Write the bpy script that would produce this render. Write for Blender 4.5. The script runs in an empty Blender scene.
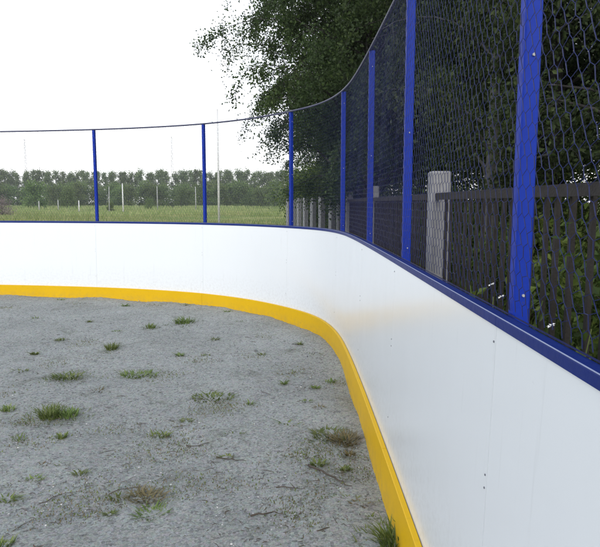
import bpy, math, random
import numpy as np
from mathutils import Vector

random.seed(7)
RNG = np.random.default_rng(11)
scene = bpy.context.scene
COL = scene.collection
R = math.radians

# ------------------------------------------------------------------ helpers
def link(o, parent=None):
    COL.objects.link(o)
    if parent is not None:
        o.parent = parent
    return o

def mesh_obj(name, verts, faces, mat, parent=None, smooth=False, uvs=None, mats=None, fmat=None):
    me = bpy.data.meshes.new(name)
    me.from_pydata([tuple(map(float, v)) for v in verts], [], [tuple(map(int, f)) for f in faces])
    if mats:
        for m in mats:
            me.materials.append(m)
        if fmat is not None:
            me.polygons.foreach_set('material_index', np.asarray(fmat, dtype=np.int32))
    else:
        me.materials.append(mat)
    if uvs is not None:
        lay = me.uv_layers.new(name='UVMap')
        li = np.empty(len(me.loops), dtype=np.int32)
        me.loops.foreach_get('vertex_index', li)
        lay.data.foreach_set('uv', np.asarray(uvs, dtype=np.float32)[li].ravel())
    if smooth:
        me.polygons.foreach_set('use_smooth', np.ones(len(me.polygons), dtype=bool))
    me.update()
    return link(bpy.data.objects.new(name, me), parent)

def empty(name, loc, label, cat, group=None, rz=0.0):
    o = bpy.data.objects.new(name, None)
    o.empty_display_size = 0.2
    o.location = loc
    o.rotation_euler = (0, 0, rz)
    link(o)
    return tag(o, label, cat, group)

def tag(o, label, cat, group=None):
    o['label'] = label
    o['category'] = cat
    if group:
        o['group'] = group
    return o

def kind(o, k):
    o['kind'] = k
    return o

def copy_thing(root, loc, rz=0.0, scale=1.0, label=None):
    r = root.copy()
    COL.objects.link(r)
    r.location = loc
    r.rotation_euler = (0, 0, rz)
    r.scale = (scale, scale, scale) if not isinstance(scale, tuple) else scale
    if label:
        r['label'] = label
    for ch in list(root.children):
        c = ch.copy()
        COL.objects.link(c)
        c.parent = r
        for g in list(ch.children):
            d = g.copy()
            COL.objects.link(d)
            d.parent = c
    return r

class MB:
    """collects shapes for one mesh"""
    def __init__(self):
        self.v = []
        self.f = []
    def box(self, x0, x1, y0, y1, z0, z1):
        b = len(self.v)
        self.v += [(x0, y0, z0), (x1, y0, z0), (x1, y1, z0), (x0, y1, z0), (x0, y0, z1), (x1, y0, z1), (x1, y1, z1), (x0, y1, z1)]
        self.f += [tuple(b + i for i in q) for q in ((0, 3, 2, 1), (4, 5, 6, 7), (0, 1, 5, 4), (1, 2, 6, 5), (2, 3, 7, 6), (3, 0, 4, 7))]
    def tube(self, pts, rads, n=6, caps=True):
        pts = [Vector(p) for p in pts]
        b0 = len(self.v)
        m = len(pts)
        up = Vector((0.31, 0.17, 0.93))
        for i, p in enumerate(pts):
            t = (pts[min(i + 1, m - 1)] - pts[max(i - 1, 0)])
            if t.length < 1e-9:
                t = Vector((0, 0, 1))
            t.normalize()
            a = t.cross(up)
            if a.length < 0.05:
                a = t.cross(Vector((1, 0, 0)))
            a.normalize()
            c = t.cross(a)
            r = rads[i] if hasattr(rads, '__len__') else rads
            for k in range(n):
                th = 2 * math.pi * k / n
                self.v.append(tuple(p + a * (r * math.cos(th)) + c * (r * math.sin(th))))
        for i in range(m - 1):
            for k in range(n):
                k2 = (k + 1) % n
                self.f.append((b0 + i * n + k, b0 + i * n + k2, b0 + (i + 1) * n + k2, b0 + (i + 1) * n + k))
        if caps:
            self.f.append(tuple(b0 + k for k in reversed(range(n))))
            self.f.append(tuple(b0 + (m - 1) * n + k for k in range(n)))
    def build(self, name, mat, parent=None, smooth=False):
        return mesh_obj(name, self.v, self.f, mat, parent, smooth)

# ------------------------------------------------------------------ materials
def new_mat(name):
    m = bpy.data.materials.new(name)
    m.use_nodes = True
    nt = m.node_tree
    bsdf = nt.nodes['Principled BSDF']
    return m, nt, bsdf

def N(nt, t, **kw):
    n = nt.nodes.new(t)
    for k, v in kw.items():
        setattr(n, k, v)
    return n

def noise(nt, vec, scale, detail=4, rough=0.55, dist=0.0):
    n = N(nt, 'ShaderNodeTexNoise')
    n.inputs['Scale'].default_value = scale
    n.inputs['Detail'].default_value = detail
    n.inputs['Roughness'].default_value = rough
    n.inputs['Distortion'].default_value = dist
    if vec is not None:
        nt.links.new(vec, n.inputs['Vector'])
    return n

def ramp(nt, fac, stops):
    r = N(nt, 'ShaderNodeValToRGB')
    els = r.color_ramp.elements
    while len(els) < len(stops):
        els.new(0.5)
    for e, (p, c) in zip(els, stops):
        e.position = p
        e.color = (*c, 1) if len(c) == 3 else c
    nt.links.new(fac, r.inputs['Fac'])
    return r

def mixc(nt, fac, a, b, blend='MIX'):
    m = N(nt, 'ShaderNodeMix', data_type='RGBA', blend_type=blend)
    for sock, v in ((m.inputs[0], fac), (m.inputs[6], a), (m.inputs[7], b)):
        if isinstance(v, (int, float)):
            sock.default_value = v
        elif isinstance(v, tuple):
            sock.default_value = (*v, 1)
        else:
            nt.links.new(v, sock)
    return m.outputs[2]

def bump(nt, h, strength, dist, bsdf):
    b = N(nt, 'ShaderNodeBump')
    b.inputs['Strength'].default_value = strength
    b.inputs['Distance'].default_value = dist
    nt.links.new(h, b.inputs['Height'])
    nt.links.new(b.outputs[0], bsdf.inputs['Normal'])
    return b

def painted(name, ca, cb, rough, nscale=9.0, spec=0.5, bumps=0.08, chips=None):
    m, nt, b = new_mat(name)
    tc = N(nt, 'ShaderNodeTexCoord')
    n1 = noise(nt, tc.outputs['Object'], nscale, 6)
    c = mixc(nt, n1.outputs[0], ca, cb)
    if chips:
        n3 = noise(nt, tc.outputs['Object'], 38, 5, 0.7)
        r3 = ramp(nt, n3.outputs[0], [(0.66, (0, 0, 0)), (0.72, (1, 1, 1))])
        c = mixc(nt, r3.outputs[0], c, chips)
    nt.links.new(c, b.inputs['Base Color'])
    n2 = noise(nt, tc.outputs['Object'], nscale * 6, 3)
    mr = N(nt, 'ShaderNodeMapRange')
    mr.inputs['To Min'].default_value = rough - 0.07
    mr.inputs['To Max'].default_value = rough + 0.1
    nt.links.new(n2.outputs[0], mr.inputs['Value'])
    nt.links.new(mr.outputs[0], b.inputs['Roughness'])
    b.inputs['Specular IOR Level'].default_value = spec
    if bumps:
        bump(nt, n2.outputs[0], bumps, 0.01, b)
    return m

M_BLUE = painted('blue_paint', (0.005, 0.027, 0.32), (0.008, 0.042, 0.42), 0.5, 7, 0.2,  chips=(0.05, 0.05, 0.12))
M_RAILBLUE = painted('blue_rail_paint', (0.004, 0.016, 0.13), (0.008, 0.028, 0.20), 0.5, 11, 0.2,  chips=(0.02, 0.03, 0.16))
M_NET = painted('blue_coated_wire', (0.006, 0.010, 0.065), (0.012, 0.020, 0.11), 0.5, 20, 0.3, bumps=0)
M_TOPRAIL = painted('dull_rail_paint', (0.035, 0.04, 0.10), (0.09, 0.09, 0.14), 0.5, 5)
M_BOLT = painted('zinc_bolt', (0.55, 0.55, 0.56), (0.35, 0.35, 0.36), 0.35, 30)
M_DARKBOLT = painted('dull_steel_bolt', (0.10, 0.11, 0.13), (0.18, 0.19, 0.22), 0.5, 30)
M_WORN = painted('worn_edge_wire', (0.16, 0.20, 0.36), (0.28, 0.32, 0.46), 0.4, 40)
M_JOINT = painted('dusty_joint', (0.30, 0.31, 0.32), (0.40, 0.41, 0.42), 0.9, 20)
M_CONC = painted('old_concrete', (0.36, 0.36, 0.37), (0.20, 0.20, 0.21), 0.85, 14, 0.3, 0.5)
M_WOOD = painted('weathered_wood', (0.022, 0.020, 0.019), (0.055, 0.05, 0.047), 0.8, 12, 0.2, 0.4)
M_POLE = painted('pale_pole_paint', (0.72, 0.72, 0.72), (0.6, 0.6, 0.6), 0.5, 3)
M_GREYPOLE = painted('grey_pole', (0.30, 0.31, 0.30), (0.42, 0.42, 0.41), 0.7, 2)
M_MAST = painted('mast_metal', (0.62, 0.6, 0.6), (0.7, 0.68, 0.68), 0.5, 1)
M_TWIG = painted('dry_twig', (0.055, 0.045, 0.038), (0.13, 0.11, 0.09), 0.9, 60, 0.1, 0.3)
M_DEAD = painted('dead_leaf', (0.13, 0.045, 0.035), (0.2, 0.09, 0.06), 0.8, 30, 0.2, 0.2)
M_PETAL = painted('white_petal', (0.75, 0.75, 0.75), (0.85, 0.85, 0.82), 0.6, 30, 0.3, 0.0)

def make_white():
    m, nt, b = new_mat('white_board_plastic')
    uv = N(nt, 'ShaderNodeUVMap')
    sep = N(nt, 'ShaderNodeSeparateXYZ')
    nt.links.new(uv.outputs[0], sep.inputs[0])
    big = noise(nt, uv.outputs[0], 1.7, 6, 0.6, 0.3)
    c = mixc(nt, big.outputs[0], (0.82, 0.85, 0.875), (0.785, 0.82, 0.85))
    # vertical dirt streaks
    mp = N(nt, 'ShaderNodeMapping')
    mp.inputs['Scale'].default_value = (26, 1.3, 1)
    nt.links.new(uv.outputs[0], mp.inputs[0])
    st = noise(nt, mp.outputs[0], 1.0, 5, 0.7)
    sr = ramp(nt, st.outputs[0], [(0.60, (0, 0, 0)), (0.95, (1, 1, 1))])
    c = mixc(nt, sr.outputs[0], c, (0.62, 0.64, 0.66))
    # scattered puck scuffs
    mp2 = N(nt, 'ShaderNodeMapping')
    mp2.inputs['Scale'].default_value = (5, 17, 1)
    mp2.inputs['Rotation'].default_value = (0, 0, 0.35)
    nt.links.new(uv.outputs[0], mp2.inputs[0])
    sc = noise(nt, mp2.outputs[0], 2.2, 7, 0.75)
    scr = ramp(nt, sc.outputs[0], [(0.66, (0, 0, 0)), (0.74, (1, 1, 1))])
    f = N(nt, 'ShaderNodeMath', operation='MULTIPLY')
    f.inputs[1].default_value = 0.35
    nt.links.new(scr.outputs[0], f.inputs[0])
    c = mixc(nt, f.outputs[0], c, (0.55, 0.56, 0.58))
    # splash dirt just above the kick plate
    dr = N(nt, 'ShaderNodeMapRange')
    dr.inputs['From Min'].default_value = 0.22
    dr.inputs['From Max'].default_value = 0.62
    dr.inputs['To Min'].default_value = 1
    dr.inputs['To Max'].default_value = 0
    nt.links.new(sep.outputs[1], dr.inputs['Value'])
    dn = noise(nt, uv.outputs[0], 30, 6, 0.75)
    dnr = ramp(nt, dn.outputs[0], [(0.45, (0, 0, 0)), (0.75, (1, 1, 1))])
    dm = N(nt, 'ShaderNodeMath', operation='MULTIPLY')
    nt.links.new(dr.outputs[0], dm.inputs[0])
    nt.links.new(dnr.outputs[0], dm.inputs[1])
    dm2 = N(nt, 'ShaderNodeMath', operation='MULTIPLY')
    dm2.inputs[1].default_value = 0.5
    nt.links.new(dm.outputs[0], dm2.inputs[0])
    c = mixc(nt, dm2.outputs[0], c, (0.5, 0.49, 0.47))
    nt.links.new(c, b.inputs['Base Color'])
    rr = N(nt, 'ShaderNodeMapRange')
    rr.inputs['To Min'].default_value = 0.17
    rr.inputs['To Max'].default_value = 0.27
    nt.links.new(big.outputs[0], rr.inputs['Value'])
    nt.links.new(rr.outputs[0], b.inputs['Roughness'])
    wv = noise(nt, uv.outputs[0], 2.3, 2)
    bump(nt, wv.outputs[0], 0.06, 0.02, b)
    return m
M_WHITE = make_white()

def make_yellow():
    m, nt, b = new_mat('yellow_kick_plastic')
    uv = N(nt, 'ShaderNodeUVMap')
    n1 = noise(nt, uv.outputs[0], 3.5, 5)
    c = mixc(nt, n1.outputs[0], (0.74, 0.455, 0.0), (0.66, 0.39, 0.0))
    n2 = noise(nt, uv.outputs[0], 24, 7, 0.72)
    r2 = ramp(nt, n2.outputs[0], [(0.56, (0, 0, 0)), (0.74, (1, 1, 1))])
    f = N(nt, 'ShaderNodeMath', operation='MULTIPLY')
    f.inputs[1].default_value = 0.4
    nt.links.new(r2.outputs[0], f.inputs[0])
    c = mixc(nt, f.outputs[0], c, (0.38, 0.22, 0.02))
    nt.links.new(c, b.inputs['Base Color'])
    b.inputs['Specular IOR Level'].default_value = 0.25
    b.inputs['Roughness'].default_value = 0.5
    sepy = N(nt, 'ShaderNodeSeparateXYZ')
    nt.links.new(uv.outputs[0], sepy.inputs[0])
    mz = N(nt, 'ShaderNodeMapRange')            # dried mud splashed up from the gravel
    mz.inputs['From Min'].default_value = 0.02
    mz.inputs['From Max'].default_value = 0.17
    mz.inputs['To Min'].default_value = 0.55
    mz.inputs['To Max'].default_value = 0.0
    nt.links.new(sepy.outputs[1], mz.inputs['Value'])
    nm = noise(nt, uv.outputs[0], 14, 8, 0.75)
    rm = ramp(nt, nm.outputs[0], [(0.42, (0, 0, 0)), (0.68, (1, 1, 1))])
    fm = N(nt, 'ShaderNodeMath', operation='MULTIPLY')
    nt.links.new(mz.outputs[0], fm.inputs[0]); nt.links.new(rm.outputs[0], fm.inputs[1])
    c = mixc(nt, fm.outputs[0], c, (0.30, 0.24, 0.13))
    nt.links.new(c, b.inputs['Base Color'])
    bump(nt, n2.outputs[0], 0.12, 0.01, b)
    return m
M_YELLOW = make_yellow()

def make_gravel():
    m, nt, b = new_mat('grey_gravel')
    g = N(nt, 'ShaderNodeNewGeometry')
    P = g.outputs['Position']
    fine = noise(nt, P, 120, 7, 0.8)
    mid = noise(nt, P, 15, 7, 0.75)
    big = noise(nt, P, 1.1, 5, 0.6, 0.6)
    vor = N(nt, 'ShaderNodeTexVoronoi')
    vor.inputs['Scale'].default_value = 75
    vor.inputs['Randomness'].default_value = 1
    nt.links.new(P, vor.inputs['Vector'])
    c = ramp(nt, fine.outputs[0], [(0.25, (0.125, 0.132, 0.128)), (0.47, (0.295, 0.312, 0.305)), (0.74, (0.50, 0.52, 0.51))]).outputs[0]
    hs = N(nt, 'ShaderNodeHueSaturation')
    hs.inputs['Saturation'].default_value = 0.15
    nt.links.new(vor.outputs['Color'], hs.inputs['Color'])
    c = mixc(nt, 0.5, c, hs.outputs[0], 'OVERLAY')
    # damp / silty patches
    pr = ramp(nt, big.outputs[0], [(0.36, (0.90, 0.90, 0.90)), (0.62, (1.05, 1.05, 1.05))])
    c = mixc(nt, 1.0, c, pr.outputs[0], 'MULTIPLY')
    mr = ramp(nt, mid.outputs[0], [(0.34, (0.45, 0.46, 0.45)), (0.43, (0.95, 0.95, 0.95)), (0.7, (1.1, 1.1, 1.1))])
    c = mixc(nt, 0.75, c, mr.outputs[0], 'MULTIPLY')
    # thin algae / moss film in irregular patches
    mo = noise(nt, P, 2.6, 8, 0.72, 0.8)
    mor = ramp(nt, mo.outputs[0], [(0.56, (0, 0, 0)), (0.70, (1, 1, 1))])
    mm = N(nt, 'ShaderNodeMath', operation='MULTIPLY')
    nt.links.new(mor.outputs[0], mm.inputs[0])
    nt.links.new(mid.outputs[0], mm.inputs[1])
    c = mixc(nt, mm.outputs[0], c, (0.085, 0.10, 0.055))
    nt.links.new(c, b.inputs['Base Color'])
    b.inputs['Roughness'].default_value = 0.92
    b.inputs['Specular IOR Level'].default_value = 0.25
    add = N(nt, 'ShaderNodeMath', operation='ADD')
    nt.links.new(fine.outputs[0], add.inputs[0])
    nt.links.new(mid.outputs[0], add.inputs[1])
    bump(nt, add.outputs[0], 0.8, 0.02, b)
    return m
M_GRAVEL = make_gravel()

def make_pebble():
    m, nt, b = new_mat('pebble_stone')
    g = N(nt, 'ShaderNodeNewGeometry')
    r = ramp(nt, g.outputs['Random Per Island'], [(0, (0.12, 0.125, 0.135)), (0.6, (0.27, 0.28, 0.29)), (0.95, (0.42, 0.42, 0.42)), (1.0, (0.62, 0.62, 0.6))])
    nt.links.new(r.outputs[0], b.inputs['Base Color'])
    b.inputs['Roughness'].default_value = 0.9
    return m
M_PEBBLE = make_pebble()

def make_field():
    m, nt, b = new_mat('meadow_ground')
    g = N(nt, 'ShaderNodeNewGeometry')
    P = g.outputs['Position']
    a = noise(nt, P, 0.11, 6, 0.65, 0.5)
    s = noise(nt, P, 3.0, 7, 0.75)
    c = ramp(nt, a.outputs[0], [(0.34, (0.11, 0.18, 0.045)), (0.5, (0.19, 0.24, 0.075)), (0.66, (0.34, 0.33, 0.15))]).outputs[0]
    sr = ramp(nt, s.outputs[0], [(0.3, (0.55, 0.55, 0.5)), (0.7, (1.2, 1.2, 1.1))])
    c = mixc(nt, 0.8, c, sr.outputs[0], 'MULTIPLY')
    nt.links.new(c, b.inputs['Base Color'])
    b.inputs['Roughness'].default_value = 0.95
    b.inputs['Specular IOR Level'].default_value = 0.1
    bump(nt, s.outputs[0], 0.8, 0.1, b)
    return m
M_FIELD = make_field()

def leaf_mat(name, dark, mid, light, transl=0.3, nscale=0.55):
    m, nt, b = new_mat(name)
    g = N(nt, 'ShaderNodeNewGeometry')
    oi = N(nt, 'ShaderNodeObjectInfo')
    n1 = noise(nt, g.outputs['Position'], nscale, 3)
    ad = N(nt, 'ShaderNodeMath', operation='MULTIPLY_ADD')
    ad.inputs[1].default_value = 0.55
    nt.links.new(g.outputs['Random Per Island'], ad.inputs[0])
    sb = N(nt, 'ShaderNodeMath', operation='MULTIPLY')
    sb.inputs[1].default_value = 0.62
    nt.links.new(n1.outputs[0], sb.inputs[0])
    nt.links.new(sb.outputs[0], ad.inputs[2])
    r = ramp(nt, ad.outputs[0], [(0.2, dark), (0.58, mid), (0.95, light)])
    hs = N(nt, 'ShaderNodeHueSaturation')
    mr = N(nt, 'ShaderNodeMapRange')
    mr.inputs['To Min'].default_value = 0.8
    mr.inputs['To Max'].default_value = 1.2
    nt.links.new(oi.outputs['Random'], mr.inputs['Value'])
    nt.links.new(mr.outputs[0], hs.inputs['Value'])
    mh = N(nt, 'ShaderNodeMapRange')
    mh.inputs['To Min'].default_value = 0.485
    mh.inputs['To Max'].default_value = 0.515
    nt.links.new(oi.outputs['Random'], mh.inputs['Value'])
    nt.links.new(mh.outputs[0], hs.inputs['Hue'])
    nt.links.new(r.outputs[0], hs.inputs['Color'])
    nt.links.new(hs.outputs[0], b.inputs['Base Color'])
    b.inputs['Roughness'].default_value = 0.55
    b.inputs['Specular IOR Level'].default_value = 0.3
    tr = N(nt, 'ShaderNodeBsdfTranslucent')
    nt.links.new(hs.outputs[0], tr.inputs['Color'])
    mx = N(nt, 'ShaderNodeMixShader')
    mx.inputs[0].default_value = transl
    nt.links.new(b.outputs[0], mx.inputs[1])
    nt.links.new(tr.outputs[0], mx.inputs[2])
    nt.links.new(mx.outputs[0], nt.nodes['Material Output'].inputs['Surface'])
    return m
M_LEAF = leaf_mat('birch_leaf', (0.024, 0.038, 0.016), (0.055, 0.088, 0.032), (0.12, 0.165, 0.055), 0.45)
M_SHRUB = leaf_mat('shrub_leaf', (0.035, 0.06, 0.015), (0.09, 0.14, 0.03), (0.20, 0.25, 0.05), 0.35, 1.6)
M_POPLAR = leaf_mat('poplar_leaf', (0.105, 0.15, 0.06), (0.155, 0.21, 0.085), (0.22, 0.275, 0.12), 0.25, 0.2)
M_FARBUSH = leaf_mat('far_bush_leaf', (0.07, 0.115, 0.03), (0.115, 0.175, 0.045), (0.175, 0.235, 0.07), 0.25, 0.2)
M_DRYBUSH = leaf_mat('dry_bush_leaf', (0.16, 0.13, 0.12), (0.25, 0.21, 0.19), (0.34, 0.29, 0.26), 0.2, 0.5)
M_GRASS = leaf_mat('grass_blade', (0.075, 0.11, 0.028), (0.135, 0.19, 0.05), (0.25, 0.28, 0.10), 0.3, 2.0)
M_MEADOW = leaf_mat('meadow_blade', (0.15, 0.20, 0.06), (0.22, 0.27, 0.09), (0.40, 0.38, 0.19), 0.3, 0.15)
M_STRAW = leaf_mat('straw_blade', (0.10, 0.095, 0.05), (0.18, 0.15, 0.075), (0.27, 0.22, 0.12), 0.3, 2.0)

def make_bark():
    m, nt, b = new_mat('tree_bark')
    tc = N(nt, 'ShaderNodeTexCoord')
    mp = N(nt, 'ShaderNodeMapping')
    mp.inputs['Scale'].default_value = (6, 6, 14)
    nt.links.new(tc.outputs['Object'], mp.inputs[0])
    n1 = noise(nt, mp.outputs[0], 1.0, 6, 0.7)
    r = ramp(nt, n1.outputs[0], [(0.46, (0.025, 0.022, 0.02)), (0.60, (0.07, 0.066, 0.06)), (0.72, (0.30, 0.29, 0.28))])
    nt.links.new(r.outputs[0], b.inputs['Base Color'])
    b.inputs['Roughness'].default_value = 0.9
    bump(nt, n1.outputs[0], 0.5, 0.02, b)
    return m
M_BARK = make_bark()
M_BIRCH = painted('birch_bark', (0.20, 0.195, 0.19), (0.02, 0.02, 0.02), 0.8, 7, 0.2, 0.4, chips=(0.03, 0.03, 0.03))

# ------------------------------------------------------------------ plan curve of the boards (inner top edge of the kick plate)
CP = [(0.44, -4.0), (0.44, -2.5), (0.44, -1), (0.44, 0.5), (0.44, 2.0), (0.438, 3.2), (0.43, 4.2), (0.412, 5.1), (0.375, 5.78), (0.285, 6.36),
      (0.11, 6.87), (-0.22, 7.38), (-0.70, 7.93), (-1.4, 8.45), (-2.2, 8.81), (-3.0, 9.05), (-3.84, 9.22), (-4.67, 9.34),
      (-6.0, 9.47), (-7.5, 9.55), (-9.0, 9.6), (-10.5, 9.6)]
def catmull(P, per=14):
    P = np.array(P)
    P = np.vstack([2 * P[0] - P[1], P, 2 * P[-1] - P[-2]])
    out = []
    for i in range(1, len(P) - 2):
        for t in np.linspace(0, 1, per, endpoint=False):
            a, b, c, d = P[i - 1], P[i], P[i + 1], P[i + 2]
            out.append(0.5 * ((2 * b) + (-a + c) * t + (2 * a - 5 * b + 4 * c - d) * t * t + (-a + 3 * b - 3 * c + d) * t ** 3))
    out.append(P[-2])
    return np.array(out)
C = catmull(CP)
for _ in range(18):
    C[1:-1] = 0.25 * C[:-2] + 0.5 * C[1:-1] + 0.25 * C[2:]
SEG = np.linalg.norm(np.diff(C, axis=0), axis=1)
ARC = np.concatenate([[0], np.cumsum(SEG)])
TAN = np.gradient(C, axis=0)
TAN /= np.linalg.norm(TAN, axis=1)[:, None]
NOR = np.stack([TAN[:, 1], -TAN[:, 0]], 1)      # outward: +x on the right wall, +y on the end wall
LTOT = ARC[-1]
def at(s, off=0.0):
    x = np.interp(s, ARC, C[:, 0]); y = np.interp(s, ARC, C[:, 1])
    nx = np.interp(s, ARC, NOR[:, 0]); ny = np.interp(s, ARC, NOR[:, 1])
    l = np.hypot(nx, ny)
    return np.stack([x + off * nx / l, y + off * ny / l], -1)
def s_near(x, y, off):
    ss = np.linspace(0, LTOT, 4000)
    p = at(ss, off)
    return float(ss[np.argmin((p[:, 0] - x) ** 2 + (p[:, 1] - y) ** 2)])

OFF_POST = 0.085
POSTS = [s_near(*p, OFF_POST) for p in [(0.525, -3.1), (0.525, -1.6), (0.525, -0.07), (0.525, 1.46), (0.525, 3.01), (0.515, 4.45), (0.465, 6.05),
         (-0.012, 7.42), (-1.30, 8.53), (-3.06, 9.13), (-4.98, 9.47), (-6.8, 9.6), (-8.6, 9.68), (-10.3, 9.7)]]

def ground_z(x, y):
    d = np.clip((np.asarray(y) - 3.5) / 4.5, 0, 1)
    return 0.06 * d * d * (3 - 2 * d)

def sweep(name, s0, s1, profile, mat, parent, org, step=0.06, closed=True, smooth=False):
    """profile: list of (offset, z); swept along the boards from s0 to s1"""
    n = max(2, int((s1 - s0) / step) + 1)
    ss = np.linspace(s0, s1, n)
    m = len(profile)
    V = []; UV = []
    for s in ss:
        for off, z in profile:
            p = at(s, off)
            V.append((p[0] - org[0], p[1] - org[1], z - org[2])); UV.append((s, z))
    F = []
    for i in range(n - 1):
        for k in range(m if closed else m - 1):
            k2 = (k + 1) % m
            F.append((i * m + k, i * m + k2, (i + 1) * m + k2, (i + 1) * m + k))
    if closed:
        F.append(tuple(reversed(range(m))))
        F.append(tuple((n - 1) * m + k for k in range(m)))
    o = mesh_obj(name, V, F, mat, parent, smooth, UV)
    return o

# ------------------------------------------------------------------ ground
def build_ground():
    xs = np.concatenate([np.linspace(-12, -5, 50), np.arange(-4.95, 0.75, 0.03)])
    ys = np.concatenate([np.linspace(-5, 1.2, 40), np.arange(1.25, 9.95, 0.035)])
    X, Y = np.meshgrid(xs, ys)
    rng = np.random.default_rng(3)
    Z = ground_z(X, Y)
    for k in range(26):
        wl = rng.uniform(0.12, 1.6)
        a = rng.uniform(0, 2 * math.pi)
        Z = Z + 0.0022 * wl ** 0.7 * np.sin((X * math.cos(a) + Y * math.sin(a)) * 2 * math.pi / wl + rng.uniform(0, 6.3) + 0.7 * np.sin(X * 2.1 + k))
    Z = Z + rng.normal(0, 0.0022, Z.shape)
    # a drift of loose material against the kick plate
    cd = C[::2]
    d = np.sqrt(((X[..., None] - cd[:, 0]) ** 2 + (Y[..., None] - cd[:, 1]) ** 2)).min(-1)
    Z = Z + 0.018 * np.exp(-d / 0.12) * (0.6 + 0.8 * np.sin(X * 5.1 + Y * 3.3))
    # inside test: signed by the outward normal of the nearest sample
    idx = ((X[..., None] - cd[:, 0]) ** 2 + (Y[..., None] - cd[:, 1]) ** 2).argmin(-1)
    nn = NOR[::2][idx]
    sd = (X - cd[idx][..., 0]) * nn[..., 0] + (Y - cd[idx][..., 1]) * nn[..., 1]
    ny, nx = X.shape
    V = np.stack([X, Y, Z], -1).reshape(-1, 3)
    ok = (sd < 0.03)
    F = []
    I = np.arange(ny * nx).reshape(ny, nx)
    q = ok[:-1, :-1] & ok[1:, :-1] & ok[:-1, 1:] & ok[1:, 1:]
    jj, ii = np.nonzero(q)
    F = np.stack([I[jj, ii], I[jj, ii + 1], I[jj + 1, ii + 1], I[jj + 1, ii]], -1)
    o = mesh_obj('ground', V, F, M_GRAVEL, None, True)
    return kind(o, 'structure')
GROUND = build_ground()

def build_field():
    rs = [0, 8, 14, 22, 35, 60, 100, 160, 260, 420, 700, 1200, 2200, 4000]
    n = 72
    V = [(0, 0, -0.06)]; F = []
    for r in rs[1:]:
        for k in range(n):
            a = 2 * math.pi * k / n
            z = -0.06 if r < 15 else -0.06 + 0.05 * math.sin(a * 7 + r) * min(1, r / 100)
            V.append((r * math.cos(a), r * math.sin(a), z))
    for k in range(n):
        F.append((0, 1 + k, 1 + (k + 1) % n))
    for i in range(len(rs) - 2):
        for k in range(n):
            a = 1 + i * n; k2 = (k + 1) % n
            F.append((a + k, a + n + k, a + n + k2, a + k2))
    o = mesh_obj('field', V, F, M_FIELD, None, False)
    kind(o, 'structure')
build_field()

def inside_rink(x, y, margin=0.06):
    i = int(((C[:, 0] - x) ** 2 + (C[:, 1] - y) ** 2).argmin())
    return (x - C[i, 0]) * NOR[i, 0] + (y - C[i, 1]) * NOR[i, 1] < -margin

# loose pebbles over the gravel (uncountable)
def build_pebbles():
    base = np.array([(1, 0, 0), (-1, 0, 0), (0, 1, 0), (0, -1, 0), (0, 0, 1), (0, 0, -1)], float)
    tri = [(0, 2, 4), (2, 1, 4), (1, 3, 4), (3, 0, 4), (2, 0, 5), (1, 2, 5), (3, 1, 5), (0, 3, 5)]
    V = []; F = []
    rng = np.random.default_rng(5)
    n = 0
    while n < 20000:
        y = 1.6 + 7.6 * rng.random() ** 1.6
        x = rng.uniform(-5.4 if y > 4 else -0.56 * y - 0.6, 0.44)
        if not inside_rink(x, y, 0.0):
            continue
        r = 0.0022 + 0.0065 * rng.random() ** 4 + (0.006 if rng.random() < 0.012 else 0)
        p = base * rng.uniform(0.65, 1.2, (6, 1)) * r * np.array([1, rng.uniform(0.7, 1), rng.uniform(0.5, 0.8)])
        a = rng.uniform(0, 6.28)
        rot = np.array([[math.cos(a), -math.sin(a), 0], [math.sin(a), math.cos(a), 0], [0, 0, 1]])
        p = p @ rot.T + np.array([x, y, float(ground_z(x, y)) + r * 0.35])
        b = len(V)
        V += p.tolist(); F += [(b + i, b + j, b + k) for i, j, k in tri]
        n += 1
    o = mesh_obj('gravel_pebbles', V, F, M_PEBBLE)
    kind(o, 'stuff')
build_pebbles()

# ------------------------------------------------------------------ dasher boards
H_W, H_CAP, H_K = 1.210, 1.232, 0.235
BORG = (0.44, 4.2, 0.0)
boards = empty('dasher_board', BORG, 'white rink boards with a yellow kick strip, curving round the gravel', 'rink boards')
for i in range(len(POSTS) - 1):
    s0, s1 = POSTS[i] + 0.001, POSTS[i + 1] - 0.001
    j = 0.0
    w = sweep('white_panel', s0, s1, [(0.019 + j, -0.05), (0.0525 + j, H_W), (0.0815, H_W), (0.0815, -0.05)], M_WHITE, boards, BORG)
    if i:
        sweep('joint_strip', POSTS[i] - 0.0008, POSTS[i] + 0.0008, [(0.0215, -0.04), (0.0545, H_W - 0.004), (0.079, H_W - 0.004), (0.079, -0.04)], M_JOINT, boards, BORG, step=0.0008)
    # bolts down both edges of the sheet
    for s in (s0 + 0.012,):
        for z in (0.40, 0.78, 0.815, 1.165):
            off = 0.019 + j + (0.0335) * (z + 0.05) / (H_W + 0.05)
            p0 = at(s, off + 0.004); p1 = at(s, off - 0.0022)
            mb = MB(); mb.tube([(p0[0] - BORG[0], p0[1] - BORG[1], z), (p1[0] - BORG[0], p1[1] - BORG[1], z)], 0.003, 8)
            mb.build('bolt', M_DARKBOLT, w)
    if i % 2 == 0 and i + 2 < len(POSTS):
        k1 = POSTS[min(i + 2, len(POSTS) - 1)] - 0.0015
        sweep('kick_plate', POSTS[i] + 0.0015, k1, [(-0.011, -0.08), (-0.001, H_K - 0.003), (0.002, H_K), (0.0225, H_K), (0.017, -0.08)], M_YELLOW, boards, BORG)
    sweep('cap_rail', POSTS[i] + 0.0008, POSTS[i + 1] - 0.0008,
          [(0.0488, H_W - 0.003), (0.0488, H_CAP - 0.002), (0.0508, H_CAP), (0.0825, H_CAP), (0.0825, H_W + 0.001), (0.0525, H_W + 0.001), (0.0525, H_W - 0.003)], M_RAILBLUE, boards, BORG)

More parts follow.
